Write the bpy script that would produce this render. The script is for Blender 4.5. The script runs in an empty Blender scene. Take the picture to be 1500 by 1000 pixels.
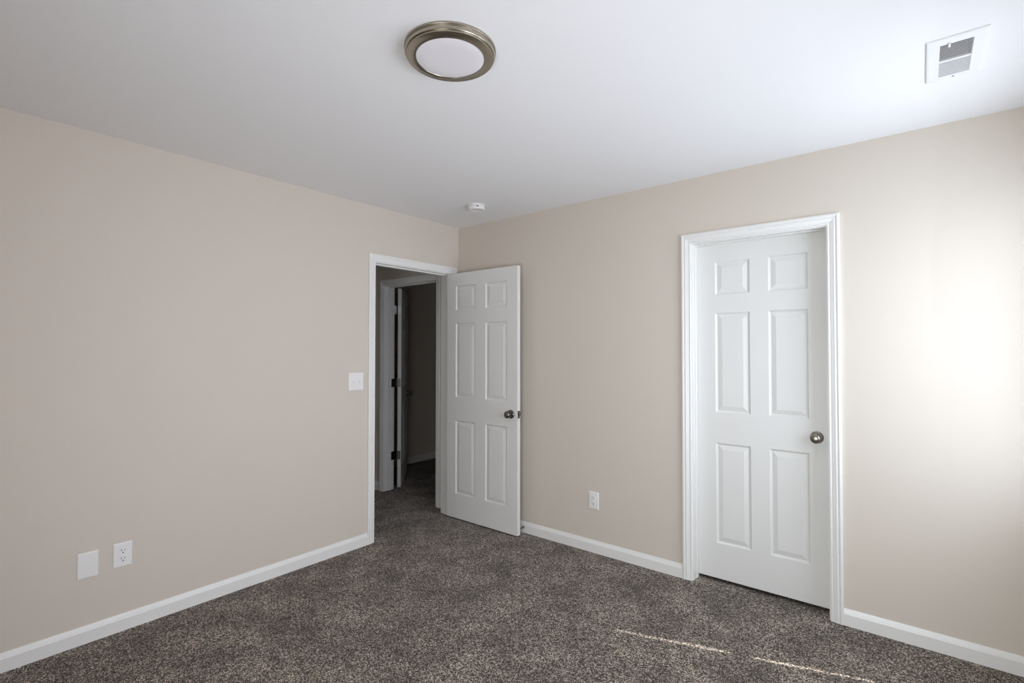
import bpy, bmesh, math, random
from mathutils import Vector, Matrix

# ------------------------------------------------------------------ camera, world, light, exposure
SC = bpy.context.scene
COL = SC.collection
H = 2.44                       # ceiling height
RX, RY = 3.65, -3.71           # room: x 0..RX, y RY..0

cam = bpy.data.objects.new('camera', bpy.data.cameras.new('camera'))
COL.objects.link(cam)
cam.data.sensor_width = 36.0
cam.data.lens = 36.0 * 735.632 / 1500.0
cam.data.clip_start = 0.02
cam.location = (3.08655, -3.06022, 1.38389)
_yaw, _pitch, _roll = 0.682874, 0.0186386, 0.00073
_f = Vector((-math.sin(_yaw) * math.cos(_pitch), math.cos(_yaw) * math.cos(_pitch), math.sin(_pitch)))
_r = _f.cross(Vector((0, 0, 1))).normalized()
_u = _r.cross(_f)
_r2 = _r * math.cos(_roll) + _u * math.sin(_roll)
_u2 = _u * math.cos(_roll) - _r * math.sin(_roll)
cam.rotation_euler = Matrix((_r2, _u2, -_f)).transposed().to_euler()
SC.camera = cam

world = bpy.data.worlds.new('sky')
SC.world = world
world.use_nodes = True
_bg = world.node_tree.nodes['Background']
_bg.inputs['Color'].default_value = (0.62, 0.78, 1.0, 1)
_bg.inputs['Strength'].default_value = 0.25

SUN_H = Vector((0.952, 0.306, 0)).normalized()     # towards the sun, in plan
SUN_TAN = 1.05                                     # tangent of its elevation
sun = bpy.data.objects.new('sun', bpy.data.lights.new('sun', 'SUN'))
COL.objects.link(sun)
sun.data.energy = 10.0
sun.data.angle = 0.008
sun.data.color = (1.0, 0.975, 0.93)
sun.location = (8, 1.4, 6)
sun.rotation_euler = (SUN_H + Vector((0, 0, SUN_TAN))).to_track_quat('Z', 'Y').to_euler()


def window_area_lamp(name, loc, inward, width, height, watts, colour, spread=180):
    """area lamp in one window opening"""
    o = bpy.data.objects.new(name, bpy.data.lights.new(name, 'AREA'))
    COL.objects.link(o)
    o.data.shape = 'RECTANGLE'
    o.data.size = width
    o.data.size_y = height
    o.data.energy = watts
    o.data.color = colour
    o.data.spread = math.radians(spread)
    o.location = loc
    o.rotation_euler = (-Vector(inward)).to_track_quat('Z', 'Y').to_euler()
    return o


WIN_A = (-1.06, -0.215)        # window in the right wall next to the closet wall: its blind, along y
WIN_B = (-2.25, -1.40)         # unseen second window, added in the right wall to carry fill light
WIN_N = (2.18, 3.18)           # unseen window added for fill in the near wall, behind the camera, along x
WZ = (0.78, 2.05)
WZN = (0.30, 1.12)  # low opening, shaped to suit the added fill
for _nm, _z0, _sp, _w in (('daylight_window_1', WZ[0], 158, 14.2), ('daylight_window_1_upper_sash', 1.41, 180, 2.6)):
    window_area_lamp(_nm, (RX + 0.008, (WIN_A[0] + WIN_A[1]) / 2, (_z0 + WZ[1]) / 2), (-1, 0, 0),
                    WIN_A[1] - WIN_A[0], WZ[1] - _z0, _w, (0.86, 0.975, 1.15), _sp)
window_area_lamp('fill_lamp_right', (RX + 0.008, (WIN_B[0] + WIN_B[1]) / 2, (WZ[0] + WZ[1]) / 2), (-1, 0, 0),
                WIN_B[1] - WIN_B[0], WZ[1] - WZ[0], 9.0, (0.97, 0.98, 1.16), 120)  # added fill lamp that lifts the left wall, at an invented window
window_area_lamp('fill_lamp_near', ((WIN_N[0] + WIN_N[1]) / 2, RY + 0.004, (WZN[0] + WZN[1]) / 2), (0, 1, 0),
                WIN_N[1] - WIN_N[0], WZN[1] - WZN[0], 26.5, (0.95, 1.0, 1.05), 158)  # added fill lamp behind the camera, at an invented window

SC.view_settings.view_transform = 'Standard'
SC.view_settings.look = 'None'
SC.view_settings.gamma = 1.0
SC.view_settings.exposure = 0.17
SC.view_settings.use_curve_mapping = False
SC.cycles.max_bounces = 16
SC.cycles.diffuse_bounces = 10
SC.cycles.sample_clamp_indirect = 8.0


# ------------------------------------------------------------------ materials
def material(name, colour, rough=0.5, metal=0.0, bump=0.0, bump_scale=300.0, var=0.0, spec=0.5):
    m = bpy.data.materials.new(name)
    m.use_nodes = True
    nt = m.node_tree
    b = nt.nodes['Principled BSDF']
    b.inputs['Base Color'].default_value = (*colour, 1)
    b.inputs['Roughness'].default_value = rough
    b.inputs['Metallic'].default_value = metal
    b.inputs['Specular IOR Level'].default_value = spec
    tc = nt.nodes.new('ShaderNodeTexCoord')
    if var > 0:
        n = nt.nodes.new('ShaderNodeTexNoise')
        n.inputs['Scale'].default_value = 3.0
        n.inputs['Detail'].default_value = 3.0
        nt.links.new(tc.outputs['Object'], n.inputs['Vector'])
        mx = nt.nodes.new('ShaderNodeMix')
        mx.data_type = 'RGBA'
        nt.links.new(n.outputs['Fac'], mx.inputs[0])
        mx.inputs[6].default_value = (*[c * (1 - var) for c in colour], 1)
        mx.inputs[7].default_value = (*[min(1, c * (1 + var)) for c in colour], 1)
        nt.links.new(mx.outputs[2], b.inputs['Base Color'])
    if bump > 0:
        n2 = nt.nodes.new('ShaderNodeTexNoise')
        n2.inputs['Scale'].default_value = bump_scale
        n2.inputs['Detail'].default_value = 2.0
        nt.links.new(tc.outputs['Object'], n2.inputs['Vector'])
        bp = nt.nodes.new('ShaderNodeBump')
        bp.inputs['Strength'].default_value = bump
        bp.inputs['Distance'].default_value = 0.001
        nt.links.new(n2.outputs['Fac'], bp.inputs['Height'])
        nt.links.new(bp.outputs['Normal'], b.inputs['Normal'])
    return m


M_WALL = material('greige_wall_paint', (0.642, 0.582, 0.508), 0.75, bump=0.12, bump_scale=260, var=0.012, spec=0.3)
M_CEIL = material('flat_white_ceiling_paint', (0.84, 0.84, 0.845), 0.9, bump=0.1, bump_scale=200, spec=0.2)
M_TRIM = material('white_trim_enamel', (0.80, 0.793, 0.765), 0.35)
M_DOOR = material('white_door_paint', (0.745, 0.742, 0.712), 0.42, bump=0.05, bump_scale=160)
M_PLATE = material('white_plastic', (0.82, 0.81, 0.79), 0.35)
M_SLOT = material('dark_slot', (0.02, 0.018, 0.016), 0.6)
M_NICKEL = material('satin_nickel', (0.32, 0.295, 0.255), 0.28, 1.0)
M_NICKEL_D = material('dark_satin_nickel', (0.20, 0.185, 0.165), 0.25, 1.0)
M_BRUSHED = material('brushed_nickel', (0.42, 0.38, 0.31), 0.27, 1.0, bump=0.08, bump_scale=400)
M_HINGE = material('aged_hinge_metal', (0.16, 0.15, 0.14), 0.35, 1.0)
M_HINGE_GLINT = material('hinge_metal_glint', (0.95, 0.94, 0.92), 0.3, 0.2)  # hinge metal with its bright reflection put into the colour
M_DIFF = material('frosted_white_diffuser', (0.80, 0.78, 0.80), 0.35)
M_VENT = material('white_vent_enamel', (0.84, 0.84, 0.84), 0.4)
M_DUCT = material('dark_duct_metal', (0.16, 0.16, 0.17), 0.6)
M_RUBBER = material('white_rubber', (0.75, 0.74, 0.72), 0.6)
M_BLIND = material('white_blind_slat', (0.85, 0.85, 0.84), 0.5)


def carpet_material():
    m = bpy.data.materials.new('salt_and_pepper_carpet')
    m.use_nodes = True
    nt = m.node_tree
    N, Lk = nt.nodes.new, nt.links.new
    b = nt.nodes['Principled BSDF']
    b.inputs['Roughness'].default_value = 0.95
    b.inputs['Specular IOR Level'].default_value = 0.1
    b.inputs['Sheen Weight'].default_value = 0.15
    tc = N('ShaderNodeTexCoord')
    # tuft colour: random per small cell
    warp = N('ShaderNodeTexNoise'); warp.inputs['Scale'].default_value = 90; warp.inputs['Detail'].default_value = 1
    Lk(tc.outputs['Object'], warp.inputs['Vector'])
    wm = N('ShaderNodeVectorMath'); wm.operation = 'MULTIPLY_ADD'
    Lk(warp.outputs['Color'], wm.inputs[0])
    wm.inputs[1].default_value = (0.010, 0.010, 0.0)
    Lk(tc.outputs['Object'], wm.inputs[2])
    v = N('ShaderNodeTexVoronoi'); v.inputs['Scale'].default_value = 245
    Lk(wm.outputs[0], v.inputs['Vector'])
    sep = N('ShaderNodeSeparateColor'); Lk(v.outputs['Color'], sep.inputs[0])
    fine = N('ShaderNodeTexNoise'); fine.inputs['Scale'].default_value = 470; fine.inputs['Detail'].default_value = 2
    Lk(tc.outputs['Object'], fine.inputs['Vector'])
    mixf = N('ShaderNodeMix'); mixf.inputs[0].default_value = 0.40
    Lk(sep.outputs[0], mixf.inputs[2]); Lk(fine.outputs['Fac'], mixf.inputs[3])
    ramp = N('ShaderNodeValToRGB')
    cr = ramp.color_ramp
    cr.elements[0].position = 0.22; cr.elements[0].color = (0.014, 0.009, 0.006, 1)
    cr.elements[1].position = 0.80; cr.elements[1].color = (0.66, 0.565, 0.47, 1)
    e = cr.elements.new(0.42); e.color = (0.056, 0.043, 0.033, 1)
    e = cr.elements.new(0.60); e.color = (0.190, 0.154, 0.124, 1)
    Lk(mixf.outputs[0], ramp.inputs[0])
    # brushed pile patches, a foot across
    big = N('ShaderNodeTexNoise'); big.inputs['Scale'].default_value = 4.2; big.inputs['Detail'].default_value = 4
    big.inputs['Roughness'].default_value = 0.6
    Lk(tc.outputs['Object'], big.inputs['Vector'])
    mr = N('ShaderNodeMapRange')
    mr.inputs[1].default_value = 0.35; mr.inputs[2].default_value = 0.65
    mr.inputs[3].default_value = 0.68; mr.inputs[4].default_value = 1.34
    Lk(big.outputs['Fac'], mr.inputs[0])
    mul = N('ShaderNodeVectorMath'); mul.operation = 'SCALE'
    Lk(ramp.outputs[0], mul.inputs[0]); Lk(mr.outputs[0], mul.inputs['Scale'])
    Lk(mul.outputs[0], b.inputs['Base Color'])
    bp = N('ShaderNodeBump'); bp.inputs['Strength'].default_value = 0.9; bp.inputs['Distance'].default_value = 0.006
    Lk(mixf.outputs[0], bp.inputs['Height'])
    Lk(bp.outputs['Normal'], b.inputs['Normal'])
    return m


M_CARPET = carpet_material()


def glass_material():
    m = bpy.data.materials.new('window_glass')
    m.use_nodes = True
    nt = m.node_tree
    nt.nodes.remove(nt.nodes['Principled BSDF'])
    out = nt.nodes['Material Output']
    t = nt.nodes.new('ShaderNodeBsdfTransparent'); g = nt.nodes.new('ShaderNodeBsdfGlossy')
    g.inputs['Roughness'].default_value = 0.02
    mx = nt.nodes.new('ShaderNodeMixShader'); mx.inputs[0].default_value = 0.06
    nt.links.new(t.outputs[0], mx.inputs[1]); nt.links.new(g.outputs[0], mx.inputs[2])
    nt.links.new(mx.outputs[0], out.inputs['Surface'])
    return m


M_GLASS = glass_material()


# ------------------------------------------------------------------ helpers
def obj(name, bm, mat, parent=None, smooth=False, bevel=0.0, segs=2):
    me = bpy.data.meshes.new(name)
    bmesh.ops.recalc_face_normals(bm, faces=bm.faces)
    bm.to_mesh(me)
    bm.free()
    me.materials.append(mat)
    if smooth:
        for p in me.polygons:
            p.use_smooth = True
    o = bpy.data.objects.new(name, me)
    COL.objects.link(o)
    if parent is not None:
        o.parent = parent
    if bevel > 0:
        md = o.modifiers.new('bevel', 'BEVEL')
        md.width = bevel
        md.segments = segs
        md.limit_method = 'ANGLE'
        md.angle_limit = math.radians(40)
    if smooth:
        md = o.modifiers.new('edge_split', 'EDGE_SPLIT')
        md.split_angle = math.radians(38)
    return o


def empty(name, loc=(0, 0, 0), rot=(0, 0, 0)):
    o = bpy.data.objects.new(name, None)
    o.empty_display_size = 0.1
    COL.objects.link(o)
    o.location = loc
    o.rotation_euler = rot
    return o


def tag(o, label, cat, group=None):
    o['label'] = label
    o['category'] = cat
    if group:
        o['group'] = group
    return o


def struct(o, label=None, cat=None):
    o['kind'] = 'structure'
    if label:
        o['label'] = label
    if cat:
        o['category'] = cat
    return o


def add_box(bm, x0, x1, y0, y1, z0, z1):
    vs = [bm.verts.new(p) for p in ((x0, y0, z0), (x1, y0, z0), (x1, y1, z0), (x0, y1, z0),
                                    (x0, y0, z1), (x1, y0, z1), (x1, y1, z1), (x0, y1, z1))]
    for f in ((3, 2, 1, 0), (4, 5, 6, 7), (0, 1, 5, 4), (1, 2, 6, 5), (2, 3, 7, 6), (3, 0, 4, 7)):
        bm.faces.new([vs[i] for i in f])


def boxes(*bs):
    bm = bmesh.new()
    for b in bs:
        add_box(bm, *b)
    return bm


def add_lathe(bm, profile, mtx=None, seg=48):
    """profile: (radius, height) pairs about local Z."""
    mtx = mtx or Matrix.Identity(4)
    rings = []
    for r, h in profile:
        if r < 1e-6:
            rings.append([bm.verts.new(mtx @ Vector((0, 0, h)))])
        else:
            rings.append([bm.verts.new(mtx @ Vector((r * math.cos(2 * math.pi * k / seg), r * math.sin(2 * math.pi * k / seg), h)))
                          for k in range(seg)])
    for a, b in zip(rings, rings[1:]):
        for k in range(seg):
            k2 = (k + 1) % seg
            if len(a) == 1 and len(b) == 1:
                continue
            if len(a) == 1:
                bm.faces.new((a[0], b[k2], b[k]))
            elif len(b) == 1:
                bm.faces.new((a[k], a[k2], b[0]))
            else:
                bm.faces.new((a[k], a[k2], b[k2], b[k]))


def lathe(profile, mtx=None, seg=48):
    bm = bmesh.new()
    add_lathe(bm, profile, mtx, seg)
    return bm


def axis(direction, origin=(0, 0, 0)):
    return Matrix.Translation(origin) @ Vector(direction).to_track_quat('Z', 'Y').to_matrix().to_4x4()


def sweep(path_profiles):
    """loft a list of equal-length point loops, capped at both ends"""
    bm = bmesh.new()
    loops = [[bm.verts.new(p) for p in lp] for lp in path_profiles]
    n = len(loops[0])
    for a, b in zip(loops, loops[1:]):
        for k in range(n):
            bm.faces.new((a[k], a[(k + 1) % n], b[(k + 1) % n], b[k]))
    bm.faces.new(loops[0][::-1])
    bm.faces.new(loops[-1])
    return bm


# ------------------------------------------------------------------ room shell
T = 0.115                                            # wall thickness
ED = (-0.847, -0.090, 2.030)                         # bedroom door opening in the left wall: y0, y1, top
CD = (2.010, 2.709, 2.034)                           # closet door opening in the far wall: x0, x1, top
HD = (-1.024, -0.276, 2.020)                         # doorway across the hall: x0, x1, top
JB = 0.018                                           # jamb board thickness
HX = -1.32                                           # hall left wall
FX = -1.80                                           # wall of the dark room beyond the hall
YB = 3.2

floor = struct(obj('floor', boxes((-2.0, RX + T, RY - T, YB, -0.1, 0.0)), M_CARPET),
               'brown and grey flecked cut pile carpet', 'carpet floor')

# ceiling with a hole for the vent
VX0, VX1, VY0, VY1 = 3.150, 3.238, -0.806, -0.548
zc0, zc1 = H, H + 0.12
struct(obj('ceiling', boxes((-2.0, VX0, RY - T, YB, zc0, zc1), (VX1, RX + T, RY - T, YB, zc0, zc1),
                            (VX0, VX1, RY - T, VY0, zc0, zc1), (VX0, VX1, VY1, YB, zc0, zc1)), M_CEIL),
       'flat white ceiling', 'ceiling')

struct(obj('wall_left', boxes((-T, 0, RY - T, ED[0] - JB, 0, H), (-T, 0, ED[1] + JB, 0.0, 0, H),
                              (-T, 0, ED[0] - JB, ED[1] + JB, ED[2] + JB, H)), M_WALL),
       'greige left wall with the open doorway', 'wall')
struct(obj('wall_far', boxes((-T, CD[0] - JB, 0, T, 0, H), (CD[1] + JB, RX + T, 0, T, 0, H),
                             (CD[0] - JB, CD[1] + JB, 0, T, CD[2] + JB, H)), M_WALL),
       'greige far wall with the closed closet door', 'wall')
WA = (WIN_A[0] - 0.03, -0.130, 0.76, 2.075)          # rough openings: the closet-side window, then two added for fill light
WB = (WIN_B[0] - 0.03, WIN_B[1] + 0.075, 0.76, 2.06)
WN = (WIN_N[0] - 0.04, WIN_N[1] + 0.04, 0.28, 1.20)
struct(obj('wall_right', boxes((RX, RX + T, RY - T, WB[0], 0, H), (RX, RX + T, WB[1], WA[0], 0, H), (RX, RX + T, WA[1], 0, 0, H),
                               (RX, RX + T, WB[0], WB[1], 0, WB[2]), (RX, RX + T, WB[0], WB[1], WB[3], H),
                               (RX, RX + T, WA[0], WA[1], 0, WA[2]), (RX, RX + T, WA[0], WA[1], WA[3], H)), M_WALL))
struct(obj('wall_near', boxes((0, WN[0], RY - T, RY, 0, H), (WN[1], RX, RY - T, RY, 0, H),
                              (WN[0], WN[1], RY - T, RY, 0, WN[2]), (WN[0], WN[1], RY - T, RY, WN[3], H)), M_WALL))
struct(obj('wall_hall_end', boxes((-2.0, HD[0] - JB, 0, T, 0, H), (HD[1] + JB, -T, 0, T, 0, H),
                                  (HD[0] - JB, HD[1] + JB, 0, T, HD[2] + JB, H)), M_WALL),
       'shaded hall wall beyond the open doorway', 'wall')
struct(obj('wall_hall_left', boxes((HX - 0.1, HX, RY, 0, 0, H)), M_WALL))
struct(obj('wall_hall_near', boxes((HX, -T, RY - 0.1, RY, 0, H)), M_WALL))
struct(obj('wall_room_left', boxes((FX - 0.1, FX, T, YB, 0, H)), M_WALL),
       'dark wall of the unlit room beyond the hall', 'wall')
struct(obj('wall_room_back', boxes((FX, 1.3, YB - 0.1, YB, 0, H)), M_WALL))
struct(obj('wall_room_right', boxes((1.2, 1.3, T, YB - 0.1, 0, H)), M_WALL))
struct(obj('wall_closet_left', boxes((1.6, 1.7, T, 0.9, 0, H)), M_WALL))
struct(obj('wall_closet_right', boxes((3.0, 3.1, T, 0.9, 0, H)), M_WALL))
struct(obj('wall_closet_back', boxes((1.6, 3.1, 0.9, 1.0, 0, H)), M_WALL))

# ------------------------------------------------------------------ baseboards
BB = [(0, 0), (0.0135, 0), (0.0135, 0.058), (0.0112, 0.0645), (0.0112, 0.0660), (0.0098, 0.0668), (0.0062, 0.0765), (0.0045, 0.082), (0, 0.082)]


def baseboard(name, p0, p1, normal, label):
    n = Vector(normal)
    lp = []
    for p in (p0, p1):
        lp.append([Vector((p[0], p[1], 0)) + n * d + Vector((0, 0, z)) for d, z in BB])
    o = struct(obj(name, sweep(lp), M_TRIM), label, 'baseboard')
    return o


CW = 0.057                                           # casing width
REV = 0.005
baseboard('baseboard_left', (0, RY), (0, ED[0] - REV - CW), (1, 0, 0), 'white baseboard along the left wall up to the door casing')
baseboard('baseboard_far', (0, 0), (CD[0] - REV - CW, 0), (0, -1, 0), 'white baseboard between the open door and the closet door')
baseboard('baseboard_far_right', (CD[1] + REV + CW, 0), (RX, 0), (0, -1, 0), 'white baseboard to the right of the closet door')
baseboard('baseboard_right', (RX, RY), (RX, 0), (-1, 0, 0), 'white baseboard under the windows')
baseboard('baseboard_near', (0, RY), (RX, RY), (0, 1, 0), 'white baseboard of the near wall')
baseboard('baseboard_hall', (HX, 0), (HD[0] - REV - CW, 0), (0, -1, 0), 'short shaded baseboard in the hall')
baseboard('baseboard_room', (FX, T), (FX, YB - 0.1), (1, 0, 0), 'dim baseboard in the unlit room beyond the hall')

# ------------------------------------------------------------------ door frames: casing, jamb, stop
CAS = [(0, 0), (0, 0.0075), (0.0025, 0.0098), (0.0075, 0.0105), (0.010, 0.0085), (0.0125, 0.0085), (0.0155, 0.0105), (0.024, 0.0125),
       (0.031, 0.0150), (0.0345, 0.0150), (0.037, 0.0125), (0.0395, 0.0125), (0.042, 0.0155), (0.046, 0.0172), (0.050, 0.0172),
       (0.0525, 0.0150), (0.0545, 0.0150), (0.057, 0.0135), (0.057, 0)]


def door_frame(name, label, amin, amax, top, place, depth, stop_at, stop_t=0.010, stop_w=0.030, casing_sides=(1,)):
    """place(a, d, z): a along the wall, d out of the wall's room face (negative = into the wall)"""
    root = struct(empty(name, place((amin + amax) / 2, 0, 0)), label, 'door frame')
    inv = Matrix.Translation(-root.location)

    def put(bm, nm, bevel=0.0):
        bm.transform(inv)
        return obj(nm, bm, M_TRIM, root, bevel=bevel)

    a0, a1, zt = amin - REV, amax + REV, top + REV
    loops = []
    for corner in range(4):
        lp = []
        for u, d in CAS:
            a = a0 - u if corner < 2 else a1 + u
            z = 0.0 if corner in (0, 3) else zt + u
            lp.append(Vector(place(a, d, z)))
        loops.append(lp)
    put(sweep(loops), 'casing')

    def bx(aa, ab, da, db, za, zb):
        p, q = place(aa, da, za), place(ab, db, zb)
        return (min(p[0], q[0]), max(p[0], q[0]), min(p[1], q[1]), max(p[1], q[1]), za, zb)
    put(boxes(bx(amin - JB, amin, -depth, 0, 0, top), bx(amax, amax + JB, -depth, 0, 0, top),
              bx(amin - JB, amax + JB, -depth, 0, top, top + JB)), 'jamb')
    s0, s1 = stop_at
    put(boxes(bx(amin, amin + stop_t, s0, s1, 0, top - stop_t), bx(amax - stop_t, amax, s0, s1, 0, top - stop_t),
              bx(amin, amax, s0, s1, top - stop_t, top)), 'stop', bevel=0.002)
    return root


door_frame('trim_1', 'white moulded frame around the open bedroom doorway', ED[0], ED[1], ED[2],
           lambda a, d, z: (d, a, z), T, (-0.070, -0.038))
door_frame('trim_2', 'white moulded frame around the closed closet door', CD[0], CD[1], CD[2],
           lambda a, d, z: (a, -d, z), T, (-0.077, -0.046), stop_t=0.006)
door_frame('trim_3', 'shaded white frame of the doorway across the hall', HD[0], HD[1], HD[2],
           lambda a, d, z: (a, -d, z), T, (-0.075, -0.044))


# ------------------------------------------------------------------ six-panel doors
def panel_door(name, label, W, Z0, Z1, cols, rows, depth=0.035):
    """local: x along the width from the hinge, y 0 (front, faces -y) .. depth, z up. returns the root"""
    root = struct(empty(name), label, 'door')
    bm = bmesh.new()
    xs = sorted([0, W] + [c for cc in cols for c in cc])
    zs = sorted([Z0, Z1] + [r for rr in rows for r in rr])
    rings = [(0.0, 0.0), (0.0025, 0.0028), (0.0085, 0.0075), (0.0125, 0.0082), (0.0155, 0.0082), (0.0175, 0.0066), (0.0365, 0.0022), (0.0385, 0.0016)]
    for side in (0, 1):
        yf = (lambda d: d) if side == 0 else (lambda d: depth - d)
        for i in range(len(xs) - 1):
            for j in range(len(zs) - 1):
                x0, x1, z0, z1 = xs[i], xs[i + 1], zs[j], zs[j + 1]
                if (x0, x1) in cols and (z0, z1) in rows:
                    prev = None
                    for ins, d in rings:
                        cur = [bm.verts.new((x, yf(d), z)) for x, z in ((x0 + ins, z0 + ins), (x1 - ins, z0 + ins), (x1 - ins, z1 - ins), (x0 + ins, z1 - ins))]
                        if prev:
                            for k in range(4):
                                bm.faces.new((prev[k], prev[(k + 1) % 4], cur[(k + 1) % 4], cur[k]))
                        prev = cur
                    bm.faces.new(prev)
                else:
                    bm.faces.new([bm.verts.new((x, yf(0), z)) for x, z in ((x0, z0), (x1, z0), (x1, z1), (x0, z1))])
    for i in range(len(xs) - 1):
        for z in (Z0, Z1):
            bm.faces.new([bm.verts.new(p) for p in ((xs[i], 0, z), (xs[i + 1], 0, z), (xs[i + 1], depth, z), (xs[i], depth, z))])
    for j in range(len(zs) - 1):
        for x in (0, W):
            bm.faces.new([bm.verts.new(p) for p in ((x, 0, zs[j]), (x, 0, zs[j + 1]), (x, depth, zs[j + 1]), (x, depth, zs[j]))])
    bmesh.ops.remove_doubles(bm, verts=bm.verts, dist=1e-5)
    obj('door_slab', bm, M_DOOR, root)
    return root


KNOB = [(0.0, 0.0), (0.0325, 0.0), (0.0325, 0.003), (0.0315, 0.0065), (0.027, 0.0095), (0.020, 0.0115), (0.0135, 0.013), (0.0118, 0.020),
        (0.0118, 0.027), (0.0150, 0.0305), (0.0205, 0.034), (0.0252, 0.0395), (0.0270, 0.0455), (0.0262, 0.0515), (0.0228, 0.0565),
        (0.0160, 0.0602), (0.0080, 0.0618), (0.0, 0.0622)]


def door_knob(root, x, z, y, direction, mat):
    k = obj('knob', lathe(KNOB, axis((0, direction, 0), (x, y, z)), 40), mat, root, smooth=True)
    return k


def latch(root, x, z, y0, y1):
    ym = (y0 + y1) / 2
    o = obj('latch_plate', boxes((x - 0.001, x + 0.0018, ym - 0.0125, ym + 0.0125, z - 0.028, z + 0.028)), M_NICKEL_D, root, bevel=0.001)
    bm = boxes((x + 0.0015, x + 0.011, ym - 0.006, ym + 0.007, z - 0.009, z + 0.009))
    obj('latch_bolt', bm, M_NICKEL_D, o, bevel=0.003)


# bedroom door: open ninety degrees, its hall face to the camera
d1 = panel_door('door_1', 'white six-panel door standing open beside the far corner', 0.752, 0.012, 2.024,
                [(0.102, 0.320), (0.432, 0.650)], [(0.212, 0.811), (1.001, 1.611), (1.720, 1.920)])
d1.location = (0.002, -0.130, 0)
door_knob(d1, 0.692, 0.908, 0.0, -1, M_NICKEL_D)
door_knob(d1, 0.692, 0.908, 0.035, 1, M_NICKEL_D)
latch(d1, 0.752, 0.908, 0.0, 0.035)
for zc in (0.29, 1.06, 1.79):
    h = obj('hinge', boxes((-0.0016, 0.0, 0.002, 0.033, zc - 0.044, zc + 0.044)), M_HINGE, d1)
    obj('hinge_pin', lathe([(0, zc - 0.046), (0.0055, zc - 0.046), (0.0055, zc + 0.046), (0, zc + 0.046)],
                           Matrix.Translation((-0.0045, 0.0395, 0)), 16), M_HINGE, h, smooth=True)

# closet door: closed, seen from the bedroom
d2 = panel_door('door_2', 'white six-panel closet door, closed, in the far wall', 0.693, 0.022, 2.030,
                [(0.109, 0.305), (0.403, 0.600)], [(0.232, 0.831), (1.015, 1.614), (1.724, 1.924)])
d2.location = (2.013, 0.0785, 0)
door_knob(d2, 0.636, 0.920, 0.0, -1, M_NICKEL)
door_knob(d2, 0.636, 0.920, 0.035, 1, M_NICKEL)

# door of the room across the hall: swung wide open into the dark
d3 = panel_door('door_3', 'dim six-panel door ajar into the unlit room beyond the hall', 0.745, 0.012, 2.012,
                [(0.102, 0.318), (0.427, 0.643)], [(0.212, 0.811), (1.001, 1.611), (1.720, 1.920)])
A3 = math.radians(136)
d3.rotation_euler = (0, 0, A3)
_d = Vector((math.cos(A3), math.sin(A3), 0))
_n = Vector((math.sin(A3), -math.cos(A3), 0))
d3.location = Vector((-1.012, 0.150, 0)) + _n * 0.035
door_knob(d3, 0.685, 0.895, 0.0, -1, M_NICKEL_D)
door_knob(d3, 0.685, 0.895, 0.035, 1, M_NICKEL_D)
for k, zc in enumerate((0.335, 1.061, 1.797)):
    h = obj('hinge', boxes((-0.0025, 0.0, 0.006, 0.0365, zc - 0.042, zc + 0.042)), M_HINGE_GLINT if k == 2 else M_HINGE, d3)
    obj('hinge_pin', lathe([(0, zc - 0.044), (0.006, zc - 0.044), (0.006, zc + 0.044), (0, zc + 0.044)],
                           Matrix.Translation((-0.006, 0.0400, 0)), 16), M_HINGE, h, smooth=True)
    # the leaf on the jamb and the web that carries it to the pin, built in world space
    bm = boxes((HD[0] - 0.001, HD[0] + 0.002, T - 0.034, T + 0.032, zc - 0.042, zc + 0.042))
    bm.transform((Matrix.Translation(d3.location) @ Matrix.Rotation(A3, 4, 'Z')).inverted())
    obj('jamb_leaf', bm, M_TRIM if k == 2 else M_HINGE, h)

# ------------------------------------------------------------------ windows, all out of view: one beside the closet wall, two added for fill
def window(name, loc, rz, a0, a1, z0, z1, label):
    """local: x out of the room (0 = wall face), y along the wall, z up"""
    root = struct(empty(name, loc, (0, 0, rz)), label, 'window')
    xi, xo, st, mid = 0.080, 0.110, 0.044, (z0 + z1) / 2 + 0.0175
    obj('window_frame', boxes((xi, xo, a0, a0 + st, z0, z1), (xi, xo, a1 - st, a1, z0, z1), (xi, xo, a0 + st, a1 - st, z0, z0 + 0.05),
                              (xi, xo, a0 + st, a1 - st, z1 - 0.02, z1), (xi, xo, a0 + st, a1 - st, mid - 0.032, mid + 0.032)), M_TRIM, root)
    obj('glass', boxes((xi + 0.012, xi + 0.016, a0 + st, a1 - st, z0 + 0.05, mid - 0.032), (xi + 0.012, xi + 0.016, a0 + st, a1 - st, mid + 0.032, z1 - 0.02)),
        M_GLASS, root)
    obj('window_sill', boxes((-0.045, xi, a0 - 0.07, a1 + 0.07, z0 - 0.022, z0 - 0.001)), M_TRIM, root, bevel=0.004)
    loops = []
    for (a, z, sa, sz) in ((a0, z0, -1, 0), (a0, z1, -1, 1), (a1, z1, 1, 1), (a1, z0, 1, 0)):
        loops.append([Vector((-d, a + sa * u, z + sz * u)) for u, d in CAS])
    obj('casing', sweep(loops), M_TRIM, root)
    return root


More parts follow.
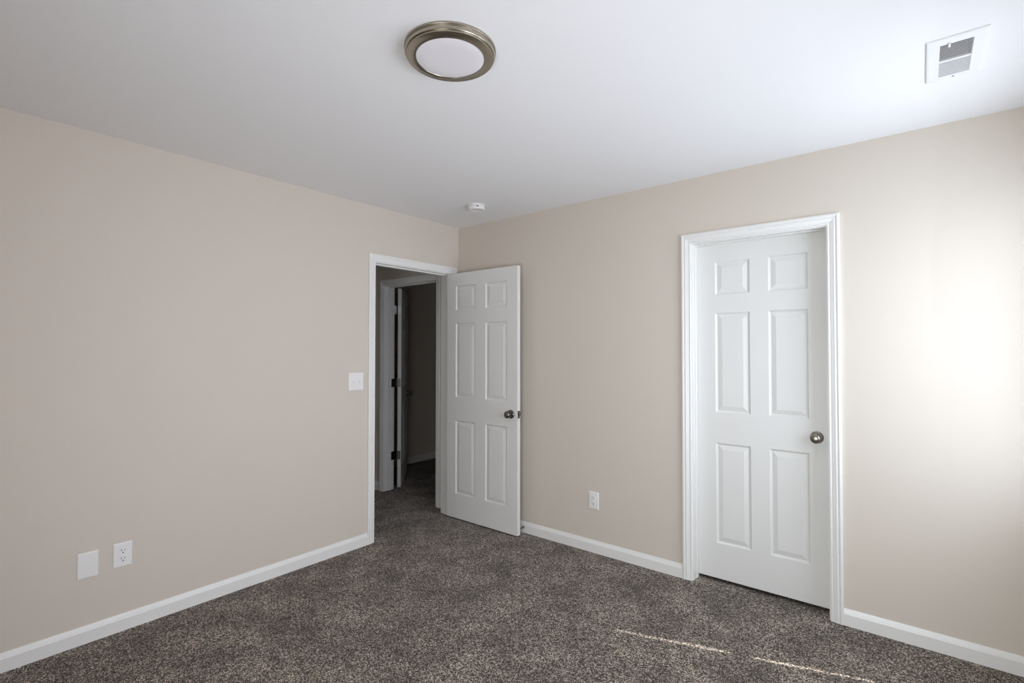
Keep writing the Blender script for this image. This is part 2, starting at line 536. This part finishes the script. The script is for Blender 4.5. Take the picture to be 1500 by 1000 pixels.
def mini_blind(x, b0, b1, z0, z1, label):
    bl = tag(empty('mini_blind', (x, (b0 + b1) / 2, z1)), label, 'blind', 'mini blinds')
    inv = Matrix.Translation(-bl.location)

    def put(bm, nm, bevel=0.0):
        bm.transform(inv)
        return obj(nm, bm, M_BLIND, bl, bevel=bevel)
    put(boxes((x - 0.013, x + 0.013, b0, b1, z1 - 0.026, z1 - 0.001)), 'headrail', 0.002)
    bm = bmesh.new()
    z = z1 - 0.035
    c, s_ = 0.0055, 0.0115
    while z > z0 + 0.03:
        vs = [bm.verts.new(p) for p in ((x - c, b0, z + s_), (x - c, b1, z + s_), (x + c, b1, z - s_), (x + c, b0, z - s_))]
        bm.faces.new(vs)
        z -= 0.020
    bmesh.ops.solidify(bm, geom=bm.faces[:], thickness=0.0006)
    put(bm, 'slats')
    put(boxes((x - 0.010, x + 0.010, b0, b1, z0 + 0.004, z0 + 0.018)), 'bottom_rail', 0.002)


window('window_1', (RX, 0, 0), 0, WA[0], WA[1], WA[2], WA[3], 'double hung window in the right wall next to the closet wall')
window('window_2_added', (RX, 0, 0), 0, WB[0], WB[1], WB[2], WB[3], 'unseen double hung window added for fill in the right wall, farther from the closet wall')
window('window_3_added', (0, RY, 0), -math.pi / 2, WN[0], WN[1], WN[2], WN[3], 'unseen low double hung window added for fill in the near wall')
mini_blind(RX + 0.031, WIN_A[0], -0.216, WA[2], WA[3], 'white mini blind in the window nearest the closet wall')
mini_blind(RX + 0.031, WB[0] + 0.01, WB[1] - 0.01, WB[2], WB[3], 'white mini blind in the added window farther from the closet wall')  # blind of the added second window

# ------------------------------------------------------------------ ceiling light
LX, LY = 1.816, -1.843
lamp = tag(empty('ceiling_light', (LX, LY, H)), 'round flush brushed-nickel ceiling light with flat white diffuser', 'ceiling light')
obj('housing', lathe([(0.0, 0.0), (0.1585, 0.0), (0.1600, -0.0015), (0.1600, -0.0065), (0.1585, -0.0080), (0.1565, -0.0082), (0.1565, -0.0094),
                      (0.1580, -0.0100), (0.1580, -0.0114), (0.1562, -0.0122), (0.1570, -0.0135), (0.1565, -0.0215), (0.1550, -0.0238), (0.1505, -0.0242),
                      (0.1505, -0.0262), (0.1520, -0.0270), (0.1520, -0.0296), (0.1500, -0.0312), (0.1200, -0.0322), (0.1190, -0.0305), (0.1190, -0.0270), (0.0, -0.0270)], None, 96),
    M_BRUSHED, lamp, smooth=True)
obj('diffuser', lathe([(0.0, -0.0272), (0.1185, -0.0272), (0.1185, -0.0305), (0.1150, -0.0315), (0.08, -0.0322), (0.0, -0.0326)], None, 96), M_DIFF, lamp, smooth=True)

# ------------------------------------------------------------------ smoke detector
sd = tag(empty('smoke_detector', (0.592, -0.404, H)), 'small round white smoke detector on the ceiling near the corner', 'smoke detector')
obj('mounting_plate', lathe([(0, 0), (0.0640, 0), (0.0640, -0.006), (0.0600, -0.0085), (0, -0.0085)], None, 56), M_PLATE, sd, smooth=True)
obj('body', lathe([(0, -0.0085), (0.0520, -0.0085), (0.0520, -0.0130), (0.0600, -0.0135), (0.0615, -0.0160), (0.0610, -0.026), (0.0570, -0.0330), (0.0500, -0.0365), (0.0430, -0.0360), (0.0400, -0.0340), (0, -0.0340)], None, 56),
    M_PLATE, sd, smooth=True)
_c = Vector((3.08655 - 0.592, -3.06022 + 0.404, 0)).normalized()
_ang = math.atan2(_c.y, _c.x)
bm = boxes((0.0585, 0.0622, -0.009, 0.009, -0.0225, -0.0165))
bm.transform(Matrix.Rotation(_ang + 0.12, 4, 'Z'))
obj('vent_slot', bm, M_SLOT, sd)

# ------------------------------------------------------------------ ceiling vent
PX0, PX1, PY0, PY1 = 3.113, 3.275, -0.843, -0.511
vc = Vector(((PX0 + PX1) / 2, (PY0 + PY1) / 2, H))
vent = tag(empty('ceiling_vent', vc), 'white rectangular louvred air vent in the bright corner of the ceiling', 'vent')
ivc = Matrix.Translation(-vc)
bm = bmesh.new()
outer = [(PX0, PY0), (PX1, PY0), (PX1, PY1), (PX0, PY1)]


def ringpts(ins, z, hole=False):
    if hole:
        q = [(VX0 - ins, VY0 - ins), (VX1 + ins, VY0 - ins), (VX1 + ins, VY1 + ins), (VX0 - ins, VY1 + ins)]
    else:
        q = [(PX0 + ins, PY0 + ins), (PX1 - ins, PY0 + ins), (PX1 - ins, PY1 - ins), (PX0 + ins, PY1 - ins)]
    return [bm.verts.new((x, y, z)) for x, y in q]


rs = [ringpts(0, H - 0.0002), ringpts(0, H - 0.0035), ringpts(0.003, H - 0.006), ringpts(0.010, H - 0.0075), ringpts(0.001, H - 0.0085, True), ringpts(-0.0004, H - 0.008, True), ringpts(-0.0004, H + 0.012, True)]
for a, b in zip(rs, rs[1:]):
    for k in range(4):
        bm.faces.new((a[k], a[(k + 1) % 4], b[(k + 1) % 4], b[k]))
bm.transform(ivc)
obj('frame', bm, M_VENT, vent)
bm = boxes((VX0 + 0.0006, VX1 - 0.0006, -0.684, -0.671, H - 0.0085, H - 0.004))
bm.transform(ivc)
obj('centre_bar', bm, M_VENT, vent)
bm = bmesh.new()
for (x0, x1, y0, y1) in ((VX0, VX0 + 0.001, VY0, VY1), (VX1 - 0.001, VX1, VY0, VY1), (VX0, VX1, VY0, VY0 + 0.001), (VX0, VX1, VY1 - 0.001, VY1)):
    add_box(bm, x0, x1, y0, y1, H + 0.013, H + 0.16)
add_box(bm, VX0, VX1, VY0, VY1, H + 0.16, H + 0.165)
bm.transform(ivc)
obj('duct', bm, M_DUCT, vent)


def slat(y, lean):
    b = bmesh.new()
    if lean > 0:
        p = [(y - 0.0042, H - 0.0078), (y + 0.0046, H - 0.0034)]
    else:
        p = [(y + 0.0042, H - 0.0078), (y - 0.0040, H - 0.0022)]
    vs = [b.verts.new((x, yy, z)) for yy, z in p for x in (VX0 + 0.0008, VX1 - 0.0008)]
    b.faces.new((vs[0], vs[1], vs[3], vs[2]))
    bmesh.ops.solidify(b, geom=b.faces[:], thickness=0.0009)
    # the rolled front edge of the blade
    if lean > 0:
        add_box(b, VX0 + 0.0008, VX1 - 0.0008, y - 0.0048, y - 0.0036, H - 0.0083, H - 0.0067)
    else:
        add_box(b, VX0 + 0.0008, VX1 - 0.0008, y + 0.0034, y + 0.0048, H - 0.0084, H - 0.0070)
    b.transform(ivc)
    return b


for k in range(11):
    obj('louvre', slat(VY0 + 0.007 + k * 0.0106, 1.0), M_VENT, vent)
for k in range(11):
    obj('louvre', slat(VY1 - 0.007 - k * 0.0106, -1.0), M_VENT, vent)
bm = boxes((3.172, 3.178, VY0 - 0.010, VY0 + 0.012, H - 0.016, H - 0.008), (3.172, 3.178, VY0 - 0.002, VY0 + 0.002, H - 0.010, H + 0.004))
bm.transform(ivc)
obj('damper_lever', bm, M_VENT, vent, bevel=0.001)
for yy in (PY1 - 0.020,):
    obj('screw', lathe([(0, -0.0095), (0.003, -0.0090), (0.0038, -0.0078), (0, -0.0076)], Matrix.Translation((0, yy - vc.y, 0)), 16), M_HINGE, vent, smooth=True)


# ------------------------------------------------------------------ wall plates. local: x right, z up, y = 0 at the wall, -y out of it
def plate_bm(w, h, t=0.006):
    b = bmesh.new()
    loops = [(w / 2, h / 2, 0.0), (w / 2, h / 2, -t * 0.45), (w / 2 - 0.002, h / 2 - 0.002, -t * 0.75), (w / 2 - 0.006, h / 2 - 0.006, -t)]
    prev = None
    for a, c, y in loops:
        cur = [b.verts.new(p) for p in ((-a, y, -c), (a, y, -c), (a, y, c), (-a, y, c))]
        if prev:
            for k in range(4):
                b.faces.new((prev[k], prev[(k + 1) % 4], cur[(k + 1) % 4], cur[k]))
        prev = cur
    b.faces.new(prev)
    return b


def screw(parent, x, z, y=-0.006, mat=None):
    obj('screw', lathe([(0, 0.0010), (0.0024, 0.0008), (0.0034, -0.0004), (0, -0.0005)], axis((0, -1, 0), (x, y, z)), 16), mat or M_PLATE, parent, smooth=True)


def outlet(loc, rz, label):
    r = tag(empty('wall_outlet', loc, (0, 0, rz)), label, 'outlet', 'duplex wall outlets')
    obj('cover_plate', plate_bm(0.077, 0.119), M_PLATE, r)
    for zc in (0.0195, -0.0195):
        b = bmesh.new()
        pts = []
        for k in range(40):
            a = 2 * math.pi * k / 40
            pts.append((0.0172 * math.cos(a), max(-0.0145, min(0.0145, 0.0172 * math.sin(a)))))
        f = [b.verts.new((x, -0.0040, z + zc)) for x, z in pts]
        g = [b.verts.new((x, -0.0085, z + zc)) for x, z in pts]
        for k in range(40):
            b.faces.new((f[k], f[(k + 1) % 40], g[(k + 1) % 40], g[k]))
        b.faces.new(g)
        rc = obj('receptacle', b, M_PLATE, r)
        b = boxes((-0.0082, -0.0056, -0.0088, -0.0080, zc + 0.0005, zc + 0.0095), (0.0056, 0.0080, -0.0088, -0.0080, zc + 0.0015, zc + 0.0090))
        add_lathe(b, [(0, 0.0004), (0.0030, 0.0004), (0.0030, -0.0004), (0, -0.0004)], axis((0, -1, 0), (0, -0.0084, zc - 0.0075)), 18)
        obj('slot', b, M_SLOT, rc)
    screw(r, 0, 0)
    return r


outlet((0, -2.330, 0.372), math.pi / 2, 'white duplex outlet on the left wall, right of the blank plate')
outlet((1.3265, 0, 0.353), 0, 'white duplex outlet on the far wall between the two doors')
bp = tag(empty('blank_plate', (0, -2.4645, 0.3645), (0, 0, math.pi / 2)), 'white blank wall plate low on the left wall, left of the outlet', 'wall plate')
obj('cover_plate', plate_bm(0.079, 0.121), M_PLATE, bp)
for z in (0.043, -0.043):
    screw(bp, 0, z, mat=M_PLATE)

sw = tag(empty('light_switch', (0, -1.0065, 1.1675), (0, 0, math.pi / 2)), 'white double toggle light switch left of the open doorway', 'light switch')
obj('cover_plate', plate_bm(0.118, 0.122), M_PLATE, sw)
for x in (-0.023, 0.023):
    b = boxes((x - 0.0065, x + 0.0065, -0.0068, -0.0055, -0.0130, 0.0130))
    obj('toggle_slot', b, M_PLATE, sw)
    b = bmesh.new()
    add_box(b, x - 0.0042, x + 0.0042, -0.017, -0.006, -0.004, 0.006)
    for v_ in b.verts:
        if v_.co.y < -0.01:
            v_.co.z -= 0.0085
            v_.co.x = x + (v_.co.x - x) * 0.8
    obj('toggle', b, M_PLATE, sw, bevel=0.001)
    for z in (0.030, -0.030):
        screw(sw, x, z)

# ------------------------------------------------------------------ door stop on the far baseboard, behind the open door
ds = tag(empty('door_stop', (0.722, -0.0125, 0.040)), 'small metal spring door stop on the baseboard behind the open door', 'door stop')
obj('base', lathe([(0, 0), (0.0095, 0), (0.0095, 0.003), (0.006, 0.006), (0.0045, 0.008), (0, 0.008)], axis((0, -1, 0)), 20), M_NICKEL_D, ds, smooth=True)
b = bmesh.new()
turns, seg, R, rr = 15, 14, 0.0046, 0.0011
prev = None
for k in range(turns * seg + 1):
    a = 2 * math.pi * k / seg
    c = Vector((R * math.cos(a), -0.007 - 0.050 * k / (turns * seg), R * math.sin(a)))
    rad = Vector((math.cos(a), 0, math.sin(a)))
    cur = [b.verts.new(c + rr * (rad * math.cos(t) + Vector((0, 1, 0)) * math.sin(t))) for t in (0, math.pi / 2, math.pi, 3 * math.pi / 2)]
    if prev:
        for q in range(4):
            b.faces.new((prev[q], prev[(q + 1) % 4], cur[(q + 1) % 4], cur[q]))
    prev = cur
obj('spring', b, M_NICKEL, ds, smooth=True)
obj('rubber_tip', lathe([(0, 0.056), (0.0065, 0.056), (0.0075, 0.059), (0.0075, 0.068), (0.006, 0.071), (0, 0.0715)], axis((0, -1, 0)), 20), M_RUBBER, ds, smooth=True)
